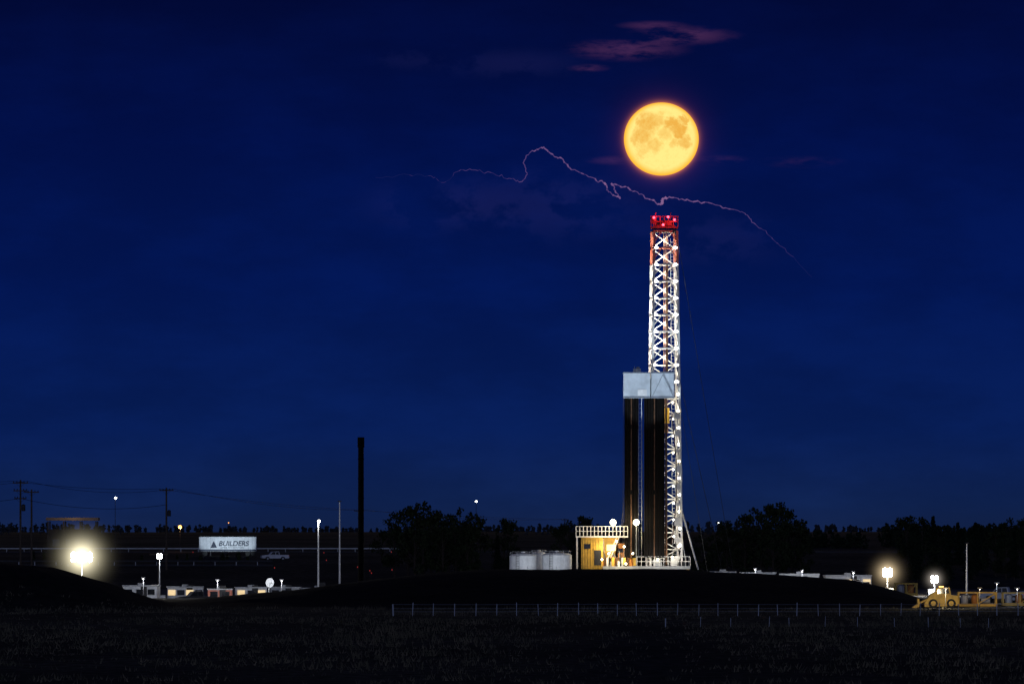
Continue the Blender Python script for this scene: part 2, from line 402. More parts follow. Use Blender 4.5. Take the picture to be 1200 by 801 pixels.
for px,ht in ((718,9.95),(745,9.95)):
    md.beam((rx(px),-4.6,4 if px==745 else 8),(rx(px),-4.6,ht-.2),.05,M_galv); md.ball((rx(px),-4.75,ht),.42,M_lampw,8)
for px,py in ((731,640),(713,648),(741,648),(705,655),(795,640),(787,652),(770,655),(733,660),(722,634)):
    md.ball((rx(px),-4.5,rz_(py)),.14,M_lampw,6)
md.obj('rig_floor_machinery',parent=rig)
for px,py,pw in ((718,611,600),(745,611,380),(710,640,420),(728,652,320),(765,651,180),(795,645,330),(690,606,260)):
    light('floor_light','POINT',(rx(px),-6.0,rz_(py)),pw,(1,.82,.5) if px<760 else (1,.93,.8),rig,.25)

# ---------------------------------------------------------------- light towers
def light_tower(px,py,d,heads,hs,power,col,m,halo=0,hr=3,hcol=(1,.85,.5)):
    x=X(px,d);zt=Zp(py,d);zg=H(x,d)
    e=empty('added_spot_tower',(x,d,zg)); h=zt-zg
    b=MB()
    b.box((0,.8,.55),(1.6,2.2,.8),M_white); b.box((0,.8,1.0),(1.3,1.8,.12),M_dark)
    for sx in (-.85,.85): b.beam((sx-.1,.8,.3),(sx+.1,.8,.3),.32,M_tyre,12)
    b.beam((0,0,.3),(0,0,h*.6),.09,M_galv,8); b.beam((0,0,h*.6),(0,0,h+.2),.06,M_galv,8)
    wv=hs*1.1; n=heads
    b.beam((-n/4*wv,0,h),(n/4*wv,0,h),.05,M_galv)
    for i in range(n//2):
        for j in (0,1):
            cx=(i-(n/2-1)/2)*wv; cz=h+(j-.5)*wv
            b.beam((cx,-.05,cz),(cx,-.35,cz-.03),hs*.3,M_dark,10,hs*.5)
            b.beam((cx,-.352,cz-.03),(cx,-.38,cz-.033),hs*.48,m,12)
    b.obj('mast_and_heads',parent=e)
    light('floodlight','POINT',(0,-.9,h),power,col,e,.3)
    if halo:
        hm=bpy.data.materials.new('lamp_glow_volume'); hm.use_nodes=True; t=hm.node_tree; t.nodes.clear()  # emission volume put in as the glow around the lamp, nothing scatters
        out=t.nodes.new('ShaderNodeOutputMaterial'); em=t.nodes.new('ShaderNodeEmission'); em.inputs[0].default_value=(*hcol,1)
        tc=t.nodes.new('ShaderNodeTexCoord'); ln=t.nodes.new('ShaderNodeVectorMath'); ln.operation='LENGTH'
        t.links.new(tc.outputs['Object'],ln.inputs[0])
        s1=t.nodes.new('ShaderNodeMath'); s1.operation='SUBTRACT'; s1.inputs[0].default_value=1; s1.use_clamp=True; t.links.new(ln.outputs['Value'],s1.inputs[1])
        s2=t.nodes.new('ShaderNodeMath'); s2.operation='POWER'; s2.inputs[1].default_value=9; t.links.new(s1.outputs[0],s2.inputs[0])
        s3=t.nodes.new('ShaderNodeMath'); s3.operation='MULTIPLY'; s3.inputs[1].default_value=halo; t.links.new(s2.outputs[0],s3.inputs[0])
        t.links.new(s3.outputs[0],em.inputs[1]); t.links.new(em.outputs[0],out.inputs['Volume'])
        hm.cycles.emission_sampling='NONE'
        q=MB(); q.ball((0,0,0),1,hm,12); ho=q.obj('lamp_glow',(0,-.4,h),e); ho.scale=(hr,hr,hr)
    return e
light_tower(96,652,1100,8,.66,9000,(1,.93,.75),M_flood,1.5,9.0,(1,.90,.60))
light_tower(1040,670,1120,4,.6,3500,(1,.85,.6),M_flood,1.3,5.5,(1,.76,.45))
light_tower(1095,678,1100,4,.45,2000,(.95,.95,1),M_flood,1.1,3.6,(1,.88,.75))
light_tower(187,651,1170,4,.36,900,(.95,.97,1),M_lamp)
fe=empty('added_spot_tower',(X(690,1125),1125,0)); q=MB()  # unseen tower, added to carry a narrow spot that brightens the racking board
q.box((0,0,.5),(1.5,2,.8),M_white); q.beam((0,0,.5),(0,0,3.2),.08,M_galv,8); q.beam((0,0,3.1),(.05,.35,3.35),.2,M_dark,10,.3); q.obj('mast_and_heads',parent=fe)
tgt=Vector((RX+rx(759)-fe.location.x,D-5-fe.location.y,29.2))
light('added_board_spot','SPOT',(0.05,.5,3.6),66000,(.76,.89,1),fe,.2,aim=tgt,cone=14)

# ---------------------------------------------------------------- tanks
def tank(px0,px1,py,d):
    x=X((px0+px1)/2,d); r=(px1-px0)/2*d/F; z=Zp(py,d)
    b=MB(); b.lathe((0,0,0),[(r,0),(r,z*.33),(r*1.015,z*.335),(r*1.015,z*.345),(r,z*.35),(r,z-.55),(r*1.015,z-.53),(r*1.015,z-.47),(r*.97,z-.42),(r*.8,z-.22),(r*.3,z-.05),(.02,z)],M_white,32)
    b.lathe((0,0,z-.1),[(.28,0),(.28,.22),(.3,.24),(.02,.28)],M_galv,12)
    for dx in (-.2,.2): b.beam((dx-r*.4,-r*.95,0),(dx-r*.4,-r*.95,z-.1),.03,M_dark)
    for k in range(int(z/.35)): b.beam((-.2-r*.4,-r*.95,k*.35),(.2-r*.4,-r*.95,k*.35),.025,M_dark)
    for t in range(12):
        a=t/12*6.28; a2=(t+1)/12*6.28; p=(r*.93*math.cos(a),r*.93*math.sin(a)); p2=(r*.93*math.cos(a2),r*.93*math.sin(a2))
        b.beam((p[0],p[1],z-.4),(p[0],p[1],z+.1),.02,M_galv); b.beam((p[0],p[1],z+.1),(p2[0],p2[1],z+.1),.02,M_galv)
    return b.obj('storage_tank',(x,d,H(x,d)))
tank(597,629,647,1150); tank(635,670,646,1150); tank(622,641,645,1158)
for px_ in (618,652):  # lamp posts added only to brighten the tanks
    yl=empty('added_tank_lamp',(X(px_,1132),1132,0)); q=MB(); q.beam((0,0,0),(0,0,3.6),.06,M_galv,8); q.beam((0,0,3.6),(.0,.5,3.8),.05,M_galv); q.obj('pole',parent=yl)
    light('lamp','POINT',(0,2.0,3.9),1500,(.85,.92,1),yl,.2)

# ---------------------------------------------------------------- stack and poles
st=MB(); d=1100;x=X(423,d); zt_=Zp(512,d)
st.lathe((0,0,0),[(.55,0),(.55,.3),(.4,.35),(.38,zt_-1.4),(.46,zt_-1.35),(.46,zt_),(.4,zt_)],M_black,16)
for k in range(1,8): st.lathe((0,0,k*2.6),[(.38,0),(.44,.02),(.44,.12),(.38,.14)],M_black,16)
for dx in (-.18,.18): st.beam((dx,-.5,0),(dx,-.5,zt_-1.5),.025,M_black)
for k in range(int(zt_/.5)-3): st.beam((-.18,-.5,k*.5),(.18,-.5,k*.5),.02,M_black)
st.obj('flare_stack',(x,d,0))
def lamp_pole(px,py,d,mlamp,r=.07,mp=M_galv,power=0,arm=.8,lr=.16,col=(1,1,1)):
    x=X(px,d);z=Zp(py,d);zg=H(x,d);e=empty('added_tank_lamp',(x,d,zg));h=z-zg;b=MB()
    b.beam((0,0,0),(0,0,h),r*1.3,mp,8,r*.7); b.beam((0,0,h-.1),(arm,-.3,h+.1),.05,mp,6)
    b.box((arm,-.3,h+.14),(.55,.3,.14),M_dark)
    if mlamp: b.ball((arm,-.32,h),lr,mlamp,6)
    b.obj('pole_and_head',parent=e)
    if power: light('lamp','POINT',(arm,-.5,h-.4),power,col,e,.2)
lamp_pole(373,610,1160,M_lamp,.11,M_white,200,.1,.2)
lamp_pole(398,588,1180,None,.11,M_white,0,.0)
lamp_pole(1133,637,1130,None,.12,M_white,0,.0)
lamp_pole(558,587,1650,M_lamp,.06,M_dark,0,0,.2)
lamp_pole(135,583,1600,M_lamp,.06,M_dark,0,.1,.22)
lamp_pole(211,617,1900,M_lampo,.06,M_dark,300,0,.42,(1,.5,.15))
lamp_pole(842,612,2100,M_lamp,.06,M_dark,0,0,.12)
lamp_pole(268,612,2600,M_lampo,.06,M_dark,0,0,.14)

def upole(px,py,d,arms=1,tr=False):
    x=X(px,d);zg=H(x,d);h=Zp(py,d)-zg;b=MB()
    b.beam((0,0,0),(0,0,h),.22,M_wood,8,.14)
    for k in range(arms):
        z=h-.5-k*1.3; b.box((0,-.16,z),(2.6-.3*k,.12,.18),M_wood)
        for dx in (-1.15,-.6,.6,1.15): b.lathe((dx*(1-.1*k),-.16,z+.08),[(.05,0),(.09,.08),(.05,.14),(.08,.2),(.02,.26)],M_dark,8)
        b.beam((-.8,-.16,z),(0,-.16,z-.7),.03,M_dark); b.beam((.8,-.16,z),(0,-.16,z-.7),.03,M_dark)
    if tr: b.lathe((.5,0,h-5.2),[(.3,0),(.32,.1),(.32,1),(.1,1.15)],M_dark,12)
    b.obj('utility_pole',(x,d,zg)); return Vector((x,d,zg+h-.3))
P0=upole(-190,556,1290,2); P1=upole(24,562,1380,3,True); P2=upole(195,571,1500,1,True); P3=upole(421,596,2100); P4=upole(662,607,3000)
upole(37,573,1450,1); upole(186,645,1185,1)
def wire(b,a,c,sag,n=16,r=.032):
    pts=[a.lerp(c,t/n)-Vector((0,0,sag*4*(t/n)*(1-t/n))) for t in range(n+1)]
    for p,q in zip(pts,pts[1:]): b.beam(p,q,r,M_wire,3,cap=False)
for pa,pb in ((P0,P1),(P1,P2),(P2,P3),(P3,P4)):
    b=MB()
    for dx in (-1.15,1.15): wire(b,pa+Vector((dx,0,.1)),pb+Vector((dx,0,.1)),.9+.3*dx)
    if pa is P1 or pa is P0: wire(b,pa-Vector((0,0,2.8)),pb-Vector((0,0,2.8)),1.2,r=.04)
    b.obj('power_line')

# ---------------------------------------------------------------- fences
def fence(pxa,pxb,d,h,step,jit,wires,pr=.045):
    b=MB(); x0,x1=X(pxa,d),X(pxb,d); x=x0; pts=[]
    while x<x1:
        hh=h*random.uniform(.9,1.08); lx=random.uniform(-.06,.06)
        yy=d+random.uniform(-.1,.1)
        z=H(x,yy); b.beam((x,yy,z-.1),(x+lx,yy,z+hh),pr if pts else pr*1.8,M_post,5); pts.append((x+lx,yy,z,hh))
        x+=step*random.uniform(1-jit,1+jit)
    for k in wires:
        for p,q in zip(pts,pts[1:]): b.beam((p[0],p[1]-.04,p[2]+h*k),(q[0],q[1]-.04,q[2]+h*k),.012,M_post,3,cap=False)
    b.obj('wire_fence')
fence(461,1420,829,1.25,2.05,.08,(.35,.6,.92)); fence(780,1260,726,.85,2.6,.35,(),.03)

# ---------------------------------------------------------------- vehicles, trailers
def pickup(px,d,mp,rz=0,sc=1.0,zoff=0):
    x=X(px,d);b=MB(); z=H(x,d)+zoff
    b.ext([(-2.7,.45),(-2.75,.95),(-1.9,1.1),(-1.2,1.12),(-.6,1.75),(.7,1.8),(.85,1.12),(2.7,1.1),(2.7,.45),(1.95,.42),(1.75,.75),(1.25,.75),(1.05,.42),(-1.15,.4),(-1.35,.75),(-1.85,.75),(-2.05,.42)],-.9,.9,mp)
    b.ext([(-1.05,1.15),(-.55,1.68),(.6,1.7),(.7,1.15)],-.915,.915,M_glass)
    b.box((0.02,0,1.42),(.08,1.86,.6),mp)
    for wx in (-1.6,1.5):
        for sy in (-.85,.85): b.beam((wx,sy-.12,.38),(wx,sy+.12,.38),.38,M_tyre,16); b.beam((wx,sy*1.155-.01,.38),(wx,sy*1.155+.01,.38),.2,M_galv,10)
    b.box((-2.76,0,.6),(.12,1.7,.2),M_galv); b.box((2.74,0,.6),(.12,1.7,.2),M_galv)
    b.box((2.72,-.75,.95),(.06,.15,.2),M_dimr)
    o=b.obj('pickup_truck',(x,d,z),rz=rz); return o
pickup(322,1650,M_white,.2); pickup(230,1130,M_dark,.3); pickup(1175,1010,M_white,-.2); pickup(1215,1040,M_galv,.1); pickup(1010,1130,M_galv,.5)
pickup(90,1540,M_dark)

def trailer(px0,px1,top,d,mp,rz=0,wins=3,lit=False,dep=3.0,name='office_trailer'):
    x=X((px0+px1)/2,d);L=(px1-px0)*d/F; zg=H(x,d); h=Zp(top,d)-zg; b=MB()
    b.box((0,0,.5+(h-.7)/2),(L,dep,h-.7),mp); b.box((0,0,h-.1),(L+.2,dep+.2,.18),M_galv)
    n=max(3,int(L/.8))
    for i in range(n+1): b.box((-L/2+.05+i*(L-.1)/n,-dep/2-.02,.5+(h-.7)/2),(.05,.05,h-.75),mp)
    for i in range(wins):
        cx=-L/2+(i+.5)*L/wins; b.box((cx,-dep/2-.045,h*.62),(1.0,.07,.75),M_win if (lit and i%2==0) else M_glass); b.box((cx,-dep/2-.04,h*.62-.43),(1.15,.12,.06),M_galv)
    b.box((L*.12,-dep/2-.04,.5+1.0),(.85,.06,1.95),M_dark)
    for i in (-.35,.35): b.beam((L*i,-dep/2+.1,.35),(L*i,-dep/2+.4,.35),.35,M_tyre,12)
    b.box((0,-dep*.1,h+.12),(.9,.7,.3),M_galv)
    b.obj(name,(x,d,zg),rz=rz)
trailer(146,186,685,1150,M_white,-.12,3); trailer(196,238,686.5,1160,M_white,.05,4,True); trailer(244,272,689,1145,M_red,0,2)
trailer(276,312,687,1155,M_white,.08,3,True); trailer(318,352,687,1165,M_galv,-.05,3); trailer(352,392,688,1180,M_white,.1,3)
trailer(868,908,670,1150,M_white,.03,4,True); trailer(914,960,671.5,1145,M_galv,-.04,4); trailer(966,1020,673,1150,M_white,.05,5,True)
trailer(832,862,669,1165,M_galv,0,2)
for px,py,pw,d in ((168,678,1000,1132),(255,680,1000,1132),(330,680,900,1136),(885,667,1000,1132),(940,669,1000,1130),(1000,671,1000,1132)):  # extra lamp poles, added to brighten the trailer rows
    lamp_pole(px,py,d,M_lamp,.04,M_dark,pw,0,.06,(.95,.97,1))

sd=MB(); sd.beam((0,0,0),(0,0,2.6),.06,M_galv,8)
vsd=[];n=16
for k in range(5):
    r=.65*k/4+.001
    for i in range(n):
        a=2*math.pi*i/n; vsd.append((r*math.cos(a),-.1-.35*(r/.65)**2*0.6,2.9+r*math.sin(a)))
sd.add(vsd,[(k*n+i,k*n+(i+1)%n,(k+1)*n+(i+1)%n,(k+1)*n+i) for k in range(4) for i in range(n)],M_white)
sd.beam((0,-.1,2.35),(0,-.75,2.85),.02,M_galv); sd.box((0,-.78,2.88),(.12,.15,.12),M_dark)
sd.obj('satellite_dish',(X(315,1140),1140,H(X(315,1140),1140)),rz=.5)

# semi trailer with lettering
d=1732; x=X(267,d); zg=H(x,d); te=empty('semi_trailer',(x,d,zg)); b=MB()
b.box((0,0,2.45),(12,2.6,2.9),M_white); b.box((0,0,.93),(11.8,2.4,.14),M_dark); b.box((0,0,3.95),(12.1,2.7,.1),M_galv)
for i in range(16): b.box((-5.95+i*11.9/15,-1.31,2.45),(.05,.04,2.85),M_galv)
b.box((0,-1.33,1.2),(12,.04,.35),M_text)
for wx in (4.2,5.3,-4.8):
    for sy in (-1,1): b.beam((wx,sy-.14,.5),(wx,sy+.14,.5),.5,M_tyre,14)
b.box((-3.6,0,.45),(.15,1.8,.9),M_dark); b.obj('box_body',parent=te)
for txt,size,px_,pz in (('BUILDERS',1.45,-1.9,2.1),('LUMBER AND HARDWARE',.42,-1.6,1.6)):
    tcu=bpy.data.curves.new('lettering','FONT'); tcu.body=txt; tcu.size=size; tcu.extrude=.01; tcu.shear=.2 if size>1 else 0; tcu.offset=.03 if size>1 else 0
    to=bpy.data.objects.new('lettering',tcu); scn.collection.objects.link(to); to.parent=te; to.location=(px_,-1.37,pz); to.rotation_euler=(math.pi/2,0,0); tcu.materials.append(M_text)
b=MB(); b.ext([(-3.6,1.7),(-2.9,3.1),(-2.2,1.7)],-1.4,-1.36,M_text); b.obj('logo',parent=te)
fl=empty('added_trailer_spot',(x,d-14,H(x,d-14))); b=MB(); b.beam((0,0,0),(0,0,.6),.05,M_dark); b.box((0,0,.7),(.6,.3,.3),M_dark); b.obj('housing',parent=fl)  # ground spot added to brighten the trailer side
light('lamp','SPOT',(0,.3,.8),5000,(.72,.87,1),fl,.2,aim=(0,14,3.6),cone=56)

# distant service building
d=2000;x=X(85,d);zg=H(x,d);b=MB()
b.box((0,4,2.6),(12,8,5.2),M_bld); b.box((0,2,7.65),(12.6,10,.7),M_roof)
for dx in (-5.8,-2,2,5.8):
    for dy in (-2.5,6): b.box((dx,dy,3.55),(.35,.35,7.1),M_bld)
for dx in (-4,-1.3,1.4,4.1): b.box((dx,-.03,1.9),(1.7,.08,1.7),M_glass)
b.box((0,-.04,4.2),(11.5,.06,.5),M_bld)
so_=b.obj('service_station',(x,d,zg))
light('canopy_light','POINT',(0,-7,8.2),160,(1,.7,.4),so_,.3)

# ---------------------------------------------------------------- yellow machinery right
d=925;x=X(1103,d);b=MB()
b.ext([(-1.9,.15),(-1.95,.5),(-1.3,1.55),(-.7,1.85),(-.6,2.3),(.9,2.35),(1.05,1.5),(1.8,1.4),(1.9,.5),(1.7,.3)],-1.1,1.1,M_yel)
b.ext([(-.5,1.65),(-.42,2.2),(.75,2.22),(.85,1.65)],-1.12,1.12,M_glass)
for wx in (-.95,1.05):
    for sy in (-1.15,1.15): b.beam((wx,sy-.22,.56),(wx,sy+.22,.56),.5,M_tyre,18); b.beam((wx,sy*1.2-.02,.56),(wx,sy*1.2+.02,.56),.28,M_yel,12)
b.beam((-1.2,-.7,1.2),(-2.6,-.7,.5),.13,M_yel); b.beam((-1.2,.7,1.2),(-2.6,.7,.5),.13,M_yel)
b.ext([(-2.5,.2),(-2.5,1.05),(-2.75,1.1),(-2.7,.5),(-3.3,.12),(-3.3,.05),(-2.7,.05)],-1.3,1.3,M_yel)
b.beam((.9,.5,1.5),(.9,.5,2.5),.06,M_dark,8); b.box((0,0,2.42),(.5,.3,.12),M_lampo)
b.obj('wheel_loader',(x,d,H(x,d)))
def skid(pxa,pxb,d,h):
    x=X((pxa+pxb)/2,d);L=(pxb-pxa)*d/F;b=MB()
    for y in (-1.2,1.2):
        b.box((0,y,.2),(L,.2,.3),M_yel); b.box((0,y,h),(L,.14,.16),M_yel)
        n=max(2,int(L/1.6))
        for i in range(n+1):
            xx=-L/2+.1+i*(L-.2)/n; b.box((xx,y,h/2+.1),(.14,.15,h-.35),M_yel)
            if i<n and i%2: b.beam((xx,y,.3),(xx+L/n,y,h),.06,M_yel)
    for i in range(int(L/1.2)):
        xx=-L/2+.8+i*1.2; t=random.random()
        if t<.4: b.lathe((xx,0,.35),[(.4,0),(.42,.2),(.42,.9),(.2,1.05)],(M_galv,M_org)[i%2],12)
        elif t<.75: b.box((xx,0,.75),(.8,1.3,.8),(M_org,M_dark,M_white)[i%3])
        else: b.beam((xx-.5,0,.7),(xx+.5,0,.7),.35,M_galv,12)
    b.box((0,0,.32),(L,2.2,.06),M_dark); b.obj('equipment_skid',(x,d,H(x,d)))
skid(1122,1168,940,1.6); skid(1174,1235,950,1.5); skid(1048,1075,1010,1.5)
for px,py,d,pw,c in ((1148,690,934,300,(1,.75,.4)),(1192,690,942,300,(.85,.92,1)),(1108,690,915,1500,(1,.82,.5)),(1168,684,990,400,(.8,.9,1))):  # small lamps added to brighten the yellow machinery and parked trucks
    lamp_pole(px,py,d,M_lampw,.03,M_dark,pw,0,.04,c)
b=MB()
for i in range(13):
    px=random.choice([random.uniform(225,470),random.uniform(430,475)]); d=random.uniform(1330,1800); x=X(px,d); z=H(x,d)
    b.beam((x,d,z),(x,d,z+1.0),.035,M_dark,4); b.box((x,d-.06,z+.95),(.14,.05,.22),M_dimr)
b.obj('marker_posts')
b=MB()
for px,py,d in ((950,660,1700),(1010,650,1800)):
    p=W(px,py,d); b.beam((p.x,d,H(p.x,d)),(p.x,d,p.z),.05,M_dark,4); b.ball(p,.13*d/2000,M_lampd,6)
b.obj('beacon_lights')

# ---------------------------------------------------------------- trees
def rv(): return Vector((random.gauss(0,1),random.gauss(0,1),random.gauss(0,1))).normalized()
def decid(seed,h=10):
    random.seed(seed); b=MB(); b.beam((0,0,-.3),(0,0,h*.45),.24,M_bark,8,.14); b.beam((0,0,h*.45),(.2,.1,h*.9),.14,M_bark,6,.03)
    cl=[]
    for i in range(18):
        a=random.uniform(0,6.28); t=random.uniform(.22,.93); rr=h*.30*math.sin(math.pi*min(1,(t*.85+.12)))**.7*random.uniform(.4,1.15)
        e=Vector((math.cos(a)*rr,math.sin(a)*rr,h*t)); s=Vector((0,0,h*t*.62))
        b.beam(s,e,.06,M_bark,5,.02); cl.append((e,h*random.uniform(.06,.13)))
    cl.append((Vector((.1,0,h*.93)),h*.07))
    for c,r in cl:
        for k in range(int(80*(r/(h*.11))**2)):
            v=rv(); p=c+Vector((v.x,v.y,v.z*.8))*r*random.uniform(.35,1.15); s=random.uniform(.10,.24)
            u=rv(); w=u.cross(rv()).normalized(); b.quad(p,u*s,w*s*.7,M_leaf)
    return b.mesh('tree')
def spruce(seed,h=9):
    random.seed(seed); b=MB(); b.beam((0,0,-.3),(0,0,h),.17,M_bark,7,.02); z=h*.1
    while z<h*.98:
        R=h*.19*(1-z/h)**.85+.08
        for k in range(8):
            a=random.uniform(0,6.28); l=R*random.uniform(.65,1.2); e=Vector((math.cos(a)*l,math.sin(a)*l,z-l*.3)); o=Vector((0,0,z))
            for t in range(7):
                p=o.lerp(e,(t+.6)/7); s=.2*(1.2-t/9); u=rv(); b.quad(p+rv()*.1,u*s,u.cross(rv()).normalized()*s*.6,M_needle)
        z+=h*.033
    return b.mesh('tree')
dm=[decid(i) for i in (1,2,3,4)]; sm=[spruce(i) for i in (5,6,7)]
random.seed(11)
def plant(kind,px,top,d,wid=1.0):
    me=random.choice(dm if kind=='d' else sm); base=10 if kind=='d' else 9
    x=X(px,d);zg=H(x,d);h=Zp(top,d)-zg
    o=bpy.data.objects.new('poplar_tree' if kind=='d' else 'spruce_tree',me); scn.collection.objects.link(o)
    s=h/base; o.location=(x,d,zg); o.scale=(s*wid,s*wid,s); o.rotation_euler=(0,0,random.uniform(0,6.28))
for a in ((462,598,1350),(478,592,1370),(496,586,1340),(513,596,1360),(526,601,1380),(539,593,1345),(553,599,1360),(486,612,1330),(519,614,1330),(548,618,1330),(505,606,1385),(534,608,1335)):
    plant('d',*a,random.uniform(.7,.95))
plant('d',591,606,1380,.75); plant('d',599,622,1370,.7); plant('s',583,626,1360,.9)
for a in ((657,614,1500),(668,608,1520),(681,603,1500),(690,612,1530)): plant('d',*a,.8)
for a in ((852,608,1360),(866,606,1380),(884,593,1350),(899,589,1370),(914,586,1350),(928,600,1370),(938,624,1360),(873,622,1340),(906,608,1330),(842,620,1370),(892,604,1340),(921,612,1345)): plant('d',*a,random.uniform(.75,1.0))
for a in ((820,626,1500),(808,632,1480)): plant('d',*a,.8)
for i in range(26):
    px=1062+i*6.4+random.uniform(-3,3); plant(random.choice('ssd'),px,random.uniform(600,630),random.uniform(1300,1560),random.uniform(.8,1.05))
def treeline(name,xa,xb,d,spread,n,h0,h1,m,q=22,sz=.9,gap=-1):
    b=MB()
    for i in range(n):
        x=random.uniform(xa,xb); y=d+random.uniform(0,spread)
        cn=noise.noise(Vector((x*.008*2000/d*1.5,3.3,9)))
        if cn<gap: continue
        z=H(x,y); h=random.uniform(h0,h1)*(1+.7*cn); con=random.random()<.6
        for k in range(q):
            t=random.random(); R=h*(.22*(1-t)+.03) if con else h*.33*math.sin(math.pi*(t*.8+.15))
            a=random.uniform(0,6.28); rr=R*random.random()**.5; u=rv(); s=sz*random.uniform(.5,1)
            b.quad((x+math.cos(a)*rr,y+math.sin(a)*rr,z+h*t),u*s,u.cross(rv()).normalized()*s*.7,m)
    b.obj(name)
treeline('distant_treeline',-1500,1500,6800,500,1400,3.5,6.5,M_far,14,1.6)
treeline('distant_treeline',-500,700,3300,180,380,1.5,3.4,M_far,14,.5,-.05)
treeline('spruce_treeline',X(925,2150),X(1060,2150),2100,150,90,2.5,5,M_needle,40,.5,-.2)
treeline('spruce_treeline',X(1050,2150),X(1500,2150),2100,150,230,5.5,8.2,M_needle,40,.6)
treeline('roadside_bushes',X(440,1450),X(850,1450),1420,120,110,1.2,3.2,M_leaf,40,.35,-.1)
treeline('roadside_bushes',X(-300,1640),X(380,1640),1620,60,40,.8,2.0,M_leaf,30,.3)

# ---------------------------------------------------------------- moon
MD=60000.; mo_m=bpy.data.materials.new('moon_surface'); mo_m.use_nodes=True; t=mo_m.node_tree; t.nodes.clear()
mo_m.cycles.emission_sampling='NONE'
out=t.nodes.new('ShaderNodeOutputMaterial'); em=t.nodes.new('ShaderNodeEmission'); t.links.new(em.outputs[0],out.inputs[0])
tc=t.nodes.new('ShaderNodeTexCoord')
nz=t.nodes.new('ShaderNodeTexNoise'); nz.inputs['Scale'].default_value=3.2; nz.inputs['Detail'].default_value=7; nz.inputs['Roughness'].default_value=.62; t.links.new(tc.outputs['Object'],nz.inputs['Vector'])
def VM(t,op,a,b2=None,s=None):
    n=t.nodes.new('ShaderNodeVectorMath'); n.operation=op
    for i,v in enumerate((a,b2)):
        if v is None: continue
        if isinstance(v,tuple): n.inputs[i].default_value=v
        else: t.links.new(v,n.inputs[i])
    if s is not None: n.inputs['Scale'].default_value=s
    return n
def MA(t,op,a,b2=None,cl=False):
    n=t.nodes.new('ShaderNodeMath'); n.operation=op; n.use_clamp=cl
    for i,v in enumerate((a,b2)):
        if v is None: continue
        if isinstance(v,(int,float)): n.inputs[i].default_value=v
        else: t.links.new(v,n.inputs[i])
    return n.outputs[0]
def SM(t,v,a,b2,c=0,d=1):
    n=t.nodes.new('ShaderNodeMapRange'); n.interpolation_type='SMOOTHSTEP'
    for i,k in enumerate((a,b2,c,d)): n.inputs[i+1].default_value=k
    t.links.new(v,n.inputs[0]); return n.outputs[0]
off=VM(t,'SCALE',VM(t,'SUBTRACT',nz.outputs['Color'],(.5,.5,.5)).outputs[0],s=.6)
pos=VM(t,'ADD',tc.outputs['Object'],off.outputs[0]); pm=VM(t,'MULTIPLY',pos.outputs[0],(1,0,1)).outputs[0]
tot=None
for cx,cz,r,w in ((-.38,.38,.30,.8),(-.08,.52,.22,.6),(-.55,.02,.30,.75),(.26,.42,.22,.95),(.48,.2,.24,.95),(.62,-.1,.20,.75),(.1,.12,.2,.55),(-.2,-.2,.22,.55),(.58,.5,.14,.85),(-.5,-.35,.18,.4),(.33,-.12,.14,.45)):
    dd=VM(t,'DISTANCE',pm,(cx,0,cz)).outputs['Value']; k=MA(t,'MULTIPLY',SM(t,dd,r*1.25,r*.5),w)
    tot=k if tot is None else MA(t,'MAXIMUM',tot,k)
n2_=t.nodes.new('ShaderNodeTexNoise'); n2_.inputs['Scale'].default_value=9; n2_.inputs['Detail'].default_value=6; n2_.inputs['Roughness'].default_value=.7; t.links.new(tc.outputs['Object'],n2_.inputs['Vector'])
tot=MA(t,'ADD',MA(t,'MULTIPLY',tot,1.0),MA(t,'MULTIPLY',MA(t,'SUBTRACT',n2_.outputs['Fac'],.48),1.0),True)
def MX(t,f,a,b2):
    n=t.nodes.new('ShaderNodeMix'); n.data_type='RGBA'
    t.links.new(f,n.inputs[0])
    for i,v in ((6,a),(7,b2)):
        if isinstance(v,tuple): n.inputs[i].default_value=(*v,1)
        else: t.links.new(v,n.inputs[i])
    return n.outputs[2]
c=MX(t,tot,(1.0,.80,.24),(.82,.42,.065))
rl_=VM(t,'LENGTH',VM(t,'MULTIPLY',tc.outputs['Object'],(1,0,1)).outputs[0]).outputs['Value']
c=MX(t,SM(t,rl_,.82,1.03),c,(1.0,.47,.02))  # limb darkening painted in as an orange rim by radius
t.links.new(c,em.inputs[0]); em.inputs[1].default_value=1.08
q=MB(); q.ball((0,0,0),1,mo_m,64); mo=q.obj('moon',W(775,163,MD)); R=43.8*MD/F; mo.scale=(R,R,R*.975)
for p in mo.data.polygons: p.use_smooth=True
sl=bpy.data.lights.new('moonlight','SUN'); sl.energy=.05; sl.angle=math.radians(.5); sl.color=(1,.75,.45)
so=bpy.data.objects.new('moonlight',sl); scn.collection.objects.link(so); so.rotation_euler=(-(W(775,163,MD)-Vector((0,0,CH)))).to_track_quat('-Z','Y').to_euler()

